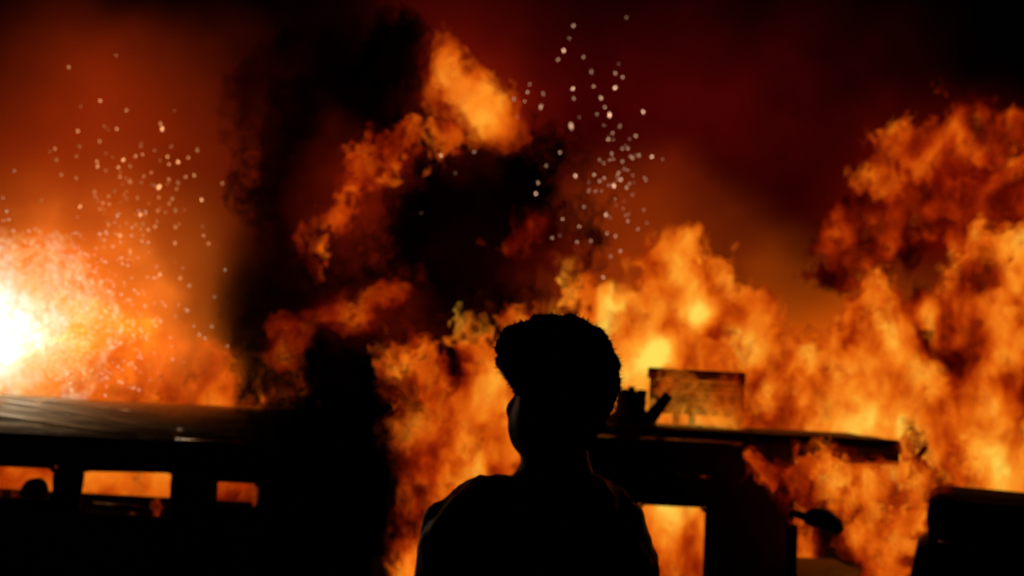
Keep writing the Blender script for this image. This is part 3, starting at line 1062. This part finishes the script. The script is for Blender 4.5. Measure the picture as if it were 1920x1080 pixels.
def hp(f, s, u):
    return HC + fd * f + sd * s + upv * u


elb_l, elb_r = np.array((sl_[0] - .072, MAN_Y - .03, sl_[2] - .29)), np.array((sr_[0] + .055, MAN_Y - .02, sr_[2] - .29))
wr_l, wr_r = np.array((sl_[0] - .05, MAN_Y + .12, sl_[2] - .54)), np.array((sr_[0] + .05, MAN_Y + .13, sr_[2] - .54))
kn = [np.array((hipc[0] + s * .1, MAN_Y + .02, PZ + .5)) for s in (-1, 1)]
an = [np.array((hipc[0] + s * .11, MAN_Y - .02, PZ + .085)) for s in (-1, 1)]
hj = [np.array((hipc[0] + s * .09, MAN_Y, hipz - .03)) for s in (-1, 1)]


def hand(G, w, side):
    ds = []
    pc = w + np.array((0, .02, -.055))
    ds.append(ell(G, pc, (.018, .04, .05)))
    for i, (dy, L) in enumerate(((-.03, .062), (-.01, .074), (.011, .08), (.031, .07))):
        a = w + np.array((0, .02 + dy, -.095))
        b = a + np.array((-side * .008, .006, -L * .55))
        c = b + np.array((-side * .02, .01, -L * .45))
        ds += [cap(G, a, b, .0095, .009), cap(G, b, c, .009, .0078)]
    a = w + np.array((0, .05, -.03))
    b = a + np.array((-side * .012, .03, -.03))
    c = b + np.array((-side * .006, .008, -.03))
    ds += [cap(G, a, b, .012, .011), cap(G, b, c, .011, .009)]
    return smin(ds, .004)


def body_sdf(G):
    D = [cap(G, neck_t, neck_b, .053, .06),
         cap(G, neck_b + np.array((-.02, 0, -.03)), sl_ + np.array((.02, 0, .0)), .05, .05), cap(G, neck_b + np.array((.02, 0, -.03)), sr_ + np.array((-.02, 0, .0)), .05, .05),
         ell(G, chest + np.array((0, 0, .0)), (.165, .11, .16)), ell(G, (hipc + chest) / 2, (.14, .1, .24)), ell(G, hipc, (.155, .11, .13)),
         cap(G, sl_, elb_l, .05, .04), cap(G, elb_l, wr_l, .039, .026), cap(G, sr_, elb_r, .05, .04), cap(G, elb_r, wr_r, .039, .026)]
    for i in (0, 1):
        D += [cap(G, hj[i], kn[i], .082, .055), cap(G, kn[i], an[i], .054, .036), cap(G, an[i] + np.array((0, -.03, -.03)), an[i] + np.array((0, .15, -.045)), .035, .03)]
    d = smin(D, .022)
    H = [ell(G, hp(-.012, 0, .028), (.074, .088, .098)), ell(G, hp(.03, 0, -.042), (.058, .056, .066)),
         cap(G, hp(.066, 0, -.085), hp(.08, 0, -.088), .022, .018)]
    h = smin(H, .02)
    h = smin([h, cap(G, hp(.088, 0, .012), hp(.108, 0, -.028), .009, .014), ell(G, hp(.098, .014, -.032), (.012, .012, .01)), ell(G, hp(.098, -.014, -.032), (.012, .012, .01)),
              cap(G, hp(.088, -.02, -.058), hp(.088, .02, -.058), .009), cap(G, hp(.085, -.018, -.071), hp(.085, .018, -.071), .01),
              cap(G, hp(.078, -.035, .03), hp(.078, .035, .03), .012)], .008)
    for s in (-1, 1):                       # eye sockets, ears
        h = np.maximum(h, -(np.linalg.norm(G - hp(.095, s * .032, .012), axis=-1) - .014))
        h = smin([h, np.linalg.norm(G - hp(.078, s * .032, .012), axis=-1) - .0125], .003)
        e = ell(G, hp(-.012, s * .084, -.012), (.018, .014, .033))
        h = smin([h, e], .006)
    d = smin([d, h], .014)
    for w, s in ((wr_l, -1), (wr_r, 1)):
        d = smin([d, hand(G, w, s)], .006)
    return d


man = empty('person', (hipc[0], MAN_Y, PZ))
tag(man, 'person with rounded bushy hair in dark jacket, seen from behind, watching the fire', 'person')
xs = (elb_l[0] - .12, elb_r[0] + .12)
G, lo = grid((xs[0], MAN_Y - .2, PZ - .01), (xs[1], MAN_Y + .3, HC[2] + .18), .0075)
v, q = surface_nets(body_sdf(G), lo, .0075)
v, q = islands_keep(v, q, 'largest')
np_mesh('body', v, q, M_skin, man)
# hair
G, lo = grid(HC - .22, HC + np.array((.22, .22, .26)), .005)
hcen = mp(1046, 690, -.01)
nn = sample(N2, G, 2.2, (.3, .1, .6))
nf = sample(N2, G, 7.0, (.1, .8, .3))
hd = smin([ell(G, mp(1054, 684, -.01), (.105, .116, .096)), ell(G, mp(1076, 735, -.02), (.073, .088, .066)), ell(G, mp(1068, 792, -.03), (.054, .058, .056)), ell(G, mp(962, 662, .0), (.026, .05, .034)), ell(G, mp(990, 645, .0), (.035, .06, .036))], .016) + .0016 * nn + .0024 * nf
facecut = ell(G, hp(.105, 0, -.085), (.085, .1, .095))
hd = np.maximum(hd, -facecut)
v, q = surface_nets(hd, lo, .005)
v, q = islands_keep(v, q, 'largest')
np_mesh('hair', v, q, M_hair, man)
# loose frizzy strands standing off the hair
hv = v
dirs = hv - hcen
dirs /= np.linalg.norm(dirs, axis=1)[:, None]
pick = RNG.choice(len(hv), 3600, replace=False)
sv_, sf_ = [], []
for c_ in pick:
    d_ = dirs[c_] + RNG.normal(0, .45, 3)
    d_ /= np.linalg.norm(d_)
    L_ = RNG.uniform(.004, .014)
    w_ = np.cross(d_, RNG.normal(0, 1, 3))
    w_ *= .0011 / np.linalg.norm(w_)
    b_ = hv[c_] - d_ * .003
    k_ = len(sv_)
    sv_ += [b_ - w_, b_ + w_, b_ + d_ * (L_ + .003) + RNG.normal(0, .0018, 3)]
    sf_.append((k_, k_ + 1, k_ + 2))
hs = mesh_obj('hair_strands', sv_, sf_, M_hair, man)
hs['kind'] = 'stuff'
# jacket
G, lo = grid((xs[0] - .02, MAN_Y - .24, hipz - .12), (xs[1] + .02, MAN_Y + .28, neck_t[2] + .02), .0085)
J = [cap(G, neck_b + np.array((-.03, 0, -.035)), sl_ + np.array((.01, 0, .0)), .056, .066), cap(G, neck_b + np.array((.03, 0, -.035)), sr_ + np.array((-.01, 0, .0)), .056, .066),
     ell(G, chest + np.array((0, 0, .0)), (.2, .14, .17)), ell(G, (hipc + chest) / 2, (.178, .135, .27)), ell(G, hipc + np.array((0, 0, .02)), (.18, .135, .14)),
     cap(G, sl_, elb_l, .07, .058), cap(G, elb_l, wr_l, .056, .04), cap(G, sr_, elb_r, .07, .058), cap(G, elb_r, wr_r, .056, .04)]
jd = smin(J, .024)
# folds
fold = np.sin(G[..., 2] * 48 + 6 * sample(N1, G, 1.3, (.2, .5, .1))) * .0018 + .0035 * sample(N2, G, 1.9, (.7, .1, .2))
jd = jd + fold
jd = np.maximum(jd, hipz - .07 - G[..., 2])
v, q = surface_nets(jd, lo, .0085)
v, q = islands_keep(v, q, 'largest')
jk = np_mesh('jacket', v, q, M_cloth, man)
# hood lying folded on the shoulders
G, lo = grid(neck_b - np.array((.24, .2, .16)), neck_b + np.array((.24, .2, .1)), .007)
pts = []
for i in range(9):
    a = math.pi * (.06 + .88 * i / 8)
    pts.append(neck_b + np.array((-math.cos(a) * .098, -math.sin(a) * .092 + .03, -.03 + .022 * abs(math.cos(a)))))
hd = smin([cap(G, pts[i], pts[i + 1], .024 + .010 * math.sin(math.pi * i / 8)) for i in range(8)] + [ell(G, neck_b + np.array((0, -.10, -.07)), (.095, .035, .07))], .014)
hd = hd + .004 * sample(N2, G, 2.4, (.1, .3, .9)) + .003 * np.sin(G[..., 0] * 70 + G[..., 2] * 40)
v, q = surface_nets(hd, lo, .007)
v, q = islands_keep(v, q, 'largest')
np_mesh('hood', v, q, M_cloth, jk)
# trousers and shoes
G, lo = grid((hipc[0] - .28, MAN_Y - .2, PZ + .04), (hipc[0] + .28, MAN_Y + .25, hipz + .12), .01)
T = [ell(G, hipc, (.168, .122, .14))]
for i in (0, 1):
    T += [cap(G, hj[i], kn[i], .098, .075), cap(G, kn[i], an[i], .074, .062)]
td = np.maximum(smin(T, .02), np.maximum(hipz - 2 - G[..., 2], (PZ + .075) - G[..., 2])) + .004 * sample(N2, G, 1.5, (.4, .4, .1))
v, q = surface_nets(td, lo, .01)
v, q = islands_keep(v, q, 'largest')
np_mesh('trousers', v, q, M_trouser, man)
for i in (0, 1):
    c = an[i]
    G, lo = grid(c - np.array((.09, .12, .1)), c + np.array((.09, .26, .09)), .008)
    sd_ = smin([cap(G, c + np.array((0, -.03, -.03)), c + np.array((0, .15, -.045)), .05, .045), cap(G, c + np.array((0, -.02, 0)), c + np.array((0, -.02, -.04)), .052)], .02)
    sd_ = np.maximum(sd_, PZ + .004 - G[..., 2])
    v, q = surface_nets(sd_, lo, .008)
    np_mesh('shoe', v, q, M_rubber, man)

# ------------------------------------------------------------------ sparks
m, nt, out = new_mat('spark')
em = nd(nt, 'ShaderNodeEmission')
oi = nd(nt, 'ShaderNodeObjectInfo')
lk(nt, oi.outputs['Color'], em.inputs[0])
lk(nt, oi.outputs['Alpha'], em.inputs[1])
lk(nt, em.outputs[0], out.inputs['Surface'])
m.cycles.emission_sampling = 'NONE'
M_spark = m
bm = bmesh.new()
bmesh.ops.create_icosphere(bm, subdivisions=1, radius=1.0)
for v_ in bm.verts:
    v_.co.z *= 1.25 if v_.co.z > 0 else 1.0
SPK = bpy.data.meshes.new('spark')
bm.to_mesh(SPK)
bm.free()
SPK.materials.append(M_spark)


def spark(px, py, dd, rpx, col, power, label, group):
    o = bpy.data.objects.new('spark', SPK)
    link(o)
    o.location = P(px, py, dd)
    r = rpx * dd / FPX
    o.scale = (r, r, r * random.uniform(1, 2.2))
    o.rotation_euler = (random.uniform(-.6, .6), random.uniform(-.6, .6), 0)
    o.color = (*col, power)
    tag(o, label, 'spark', group)


# read off the photograph (crop at twice size): right-hand swarm
right = [(870, 97, 3), (855, 145, 3), (834, 190, 3), (812, 224, 3.4), (1069, 66, 3.6), (908, 214, 3.6), (938, 270, 3), (1040, 240, 2.2), (1028, 275, 3.6), (1055, 290, 2.6), (1026, 330, 3),
         (946, 324, 2.8), (868, 333, 2.6), (872, 370, 3.6), (706, 316, 2.8), (698, 346, 2.2), (757, 352, 2.6), (748, 402, 4.6), (688, 380, 2), (660, 440, 2.6), (648, 372, 3.4), (974, 368, 3), (988, 402, 2.4),
         (1006, 432, 4), (958, 428, 2.4), (1044, 474, 3), (1132, 420, 2.6), (892, 440, 2.2), (862, 474, 5), (1104, 510, 2.8), (1000, 524, 2.6), (1020, 524, 2.6), (820, 572, 3), (498, 570, 3), (374, 584, 2.2),
         (768, 622, 2.2), (738, 686, 2.6), (730, 726, 2.4), (428, 650, 2), (878, 660, 2.8), (968, 600, 2.8), (984, 612, 2.6), (1006, 600, 2.4), (1054, 606, 2.8), (1060, 634, 3.4), (1084, 586, 2.2), (1116, 582, 2.6),
         (1164, 588, 2.6), (948, 656, 2.4), (968, 680, 3), (986, 668, 2.2), (1034, 660, 2.6), (1048, 674, 3.6), (1022, 698, 2.8), (1070, 704, 2.6), (1094, 730, 2.6), (1138, 668, 2.6), (1098, 684, 2),
         (928, 716, 2.6), (976, 716, 2.6), (910, 776, 2), (830, 822, 2.8), (992, 806, 2.8), (1030, 770, 2), (1078, 804, 2.4), (1074, 830, 2.4), (1028, 886, 3.2), (996, 876, 2), (1046, 942, 2.8), (1010, 962, 2.8),
         (936, 904, 3), (884, 908, 3), (820, 884, 2.2), (790, 892, 2.2), (982, 1040, 2.4), (1112, 860, 2), (1146, 836, 2), (300, 798, 2)]
PALE = srgb(255, 190, 150)
for (cx_, cy_, r_) in right:
    spark(640 + cx_ / 2, cy_ / 2, random.uniform(8.4, 9.0), r_ * random.uniform(.4, .75), PALE, random.choice((.5, .9, 1.4, 2.6)), 'tiny pale spark drifting up past the round dark smoke cloud', 'sparks rising beside the smoke cloud')
for i in range(34):
    a = random.gauss(0, 1)
    spark(1160 + 26 * a, 330 + 55 * random.gauss(0, 1), random.uniform(8.4, 9.0), random.uniform(.7, 1.4), PALE, random.uniform(.5, 2.0), 'tiny pale spark drifting up past the round dark smoke cloud', 'sparks rising beside the smoke cloud')
left = [(258, 252, 3), (436, 208, 2.4), (302, 400, 2), (376, 378, 2.4), (474, 414, 2.8), (292, 492, 3.4), (298, 550, 2.4), (392, 474, 2.4), (406, 486, 2.4), (438, 484, 2), (602, 464, 3.4), (608, 484, 3.2),
        (374, 530, 2.6), (396, 576, 2.4), (206, 558, 2.6), (186, 568, 2.2), (212, 600, 2.6), (230, 656, 2.4), (286, 668, 3.4), (364, 606, 3), (366, 624, 2.4), (422, 590, 2.4), (462, 600, 2.4), (444, 628, 2.8),
        (488, 624, 3.2), (508, 586, 2.4), (528, 548, 2.8), (534, 580, 2.6), (580, 564, 2.2), (642, 550, 2.4), (600, 602, 3), (628, 588, 2.6), (634, 616, 2.6), (668, 608, 2.8), (706, 592, 2.8), (740, 564, 3.2),
        (450, 664, 3), (486, 682, 3.2), (540, 662, 3), (530, 684, 2.4), (596, 702, 3.6), (634, 674, 2.2), (668, 686, 2.8), (696, 664, 2.6), (728, 658, 3.4), (834, 688, 3.6), (756, 750, 2.6), (646, 746, 3),
        (658, 790, 4.6), (692, 788, 2.2), (658, 852, 4), (156, 752, 3.4), (516, 742, 2.6), (476, 746, 3.4), (452, 760, 2.4), (410, 766, 3), (386, 762, 2.6), (430, 716, 2.8), (592, 790, 2.8), (620, 796, 2.6),
        (526, 806, 2.6), (536, 840, 2.8), (556, 862, 2.6), (582, 850, 2.4), (400, 832, 2.4), (450, 884, 3), (540, 920, 3), (760, 850, 2.4), (764, 884, 2.2), (782, 914, 2.4), (656, 912, 2.6), (600, 1030, 3),
        (676, 1044, 3.4), (250, 880, 2.4), (300, 880, 2.4), (290, 814, 2), (300, 776, 2.2), (354, 720, 2.2), (396, 640, 2)]
for (cx_, cy_, r_) in left:
    spark(cx_ / 2, cy_ / 2, random.uniform(8.6, 9.3), r_ * random.uniform(.4, .75), srgb(255, 170, 105), random.choice((.5, .9, 1.4, 2.4)), 'tiny orange spark floating in the glow over the left van', 'sparks over the left van')
for i in range(46):
    spark(random.gauss(255, 55), random.gauss(400, 70), random.uniform(8.6, 9.3), random.uniform(.7, 1.4), srgb(255, 165, 90), random.uniform(.5, 1.8), 'tiny orange spark floating in the glow over the left van', 'sparks over the left van')
# fine glitter thrown out by the white-hot burst, too dense to count
bm = bmesh.new()
for i in range(1500):
    a = random.uniform(-.62 * math.pi, .32 * math.pi)
    rr = abs(random.gauss(0, 1)) * 110 + 30
    px_, py_ = 5 + rr * math.cos(a) * 1.25, 615 + rr * math.sin(a) * .8
    if py_ > 742 or px_ < -40:
        continue
    c = P(px_, py_, random.uniform(8.5, 9.1))
    s_ = random.uniform(.6, 1.5) * 8.8 / FPX
    ret = bmesh.ops.create_icosphere(bm, subdivisions=1, radius=s_)
    bmesh.ops.translate(bm, verts=ret['verts'], vec=c)
gl = bm_obj('sparks', bm, M_spark)
gl.color = (*srgb(255, 225, 180), 1.5)
tag(gl, 'spray of fine glittering sparks thrown out by the white-hot burst', 'sparks', kind='stuff')
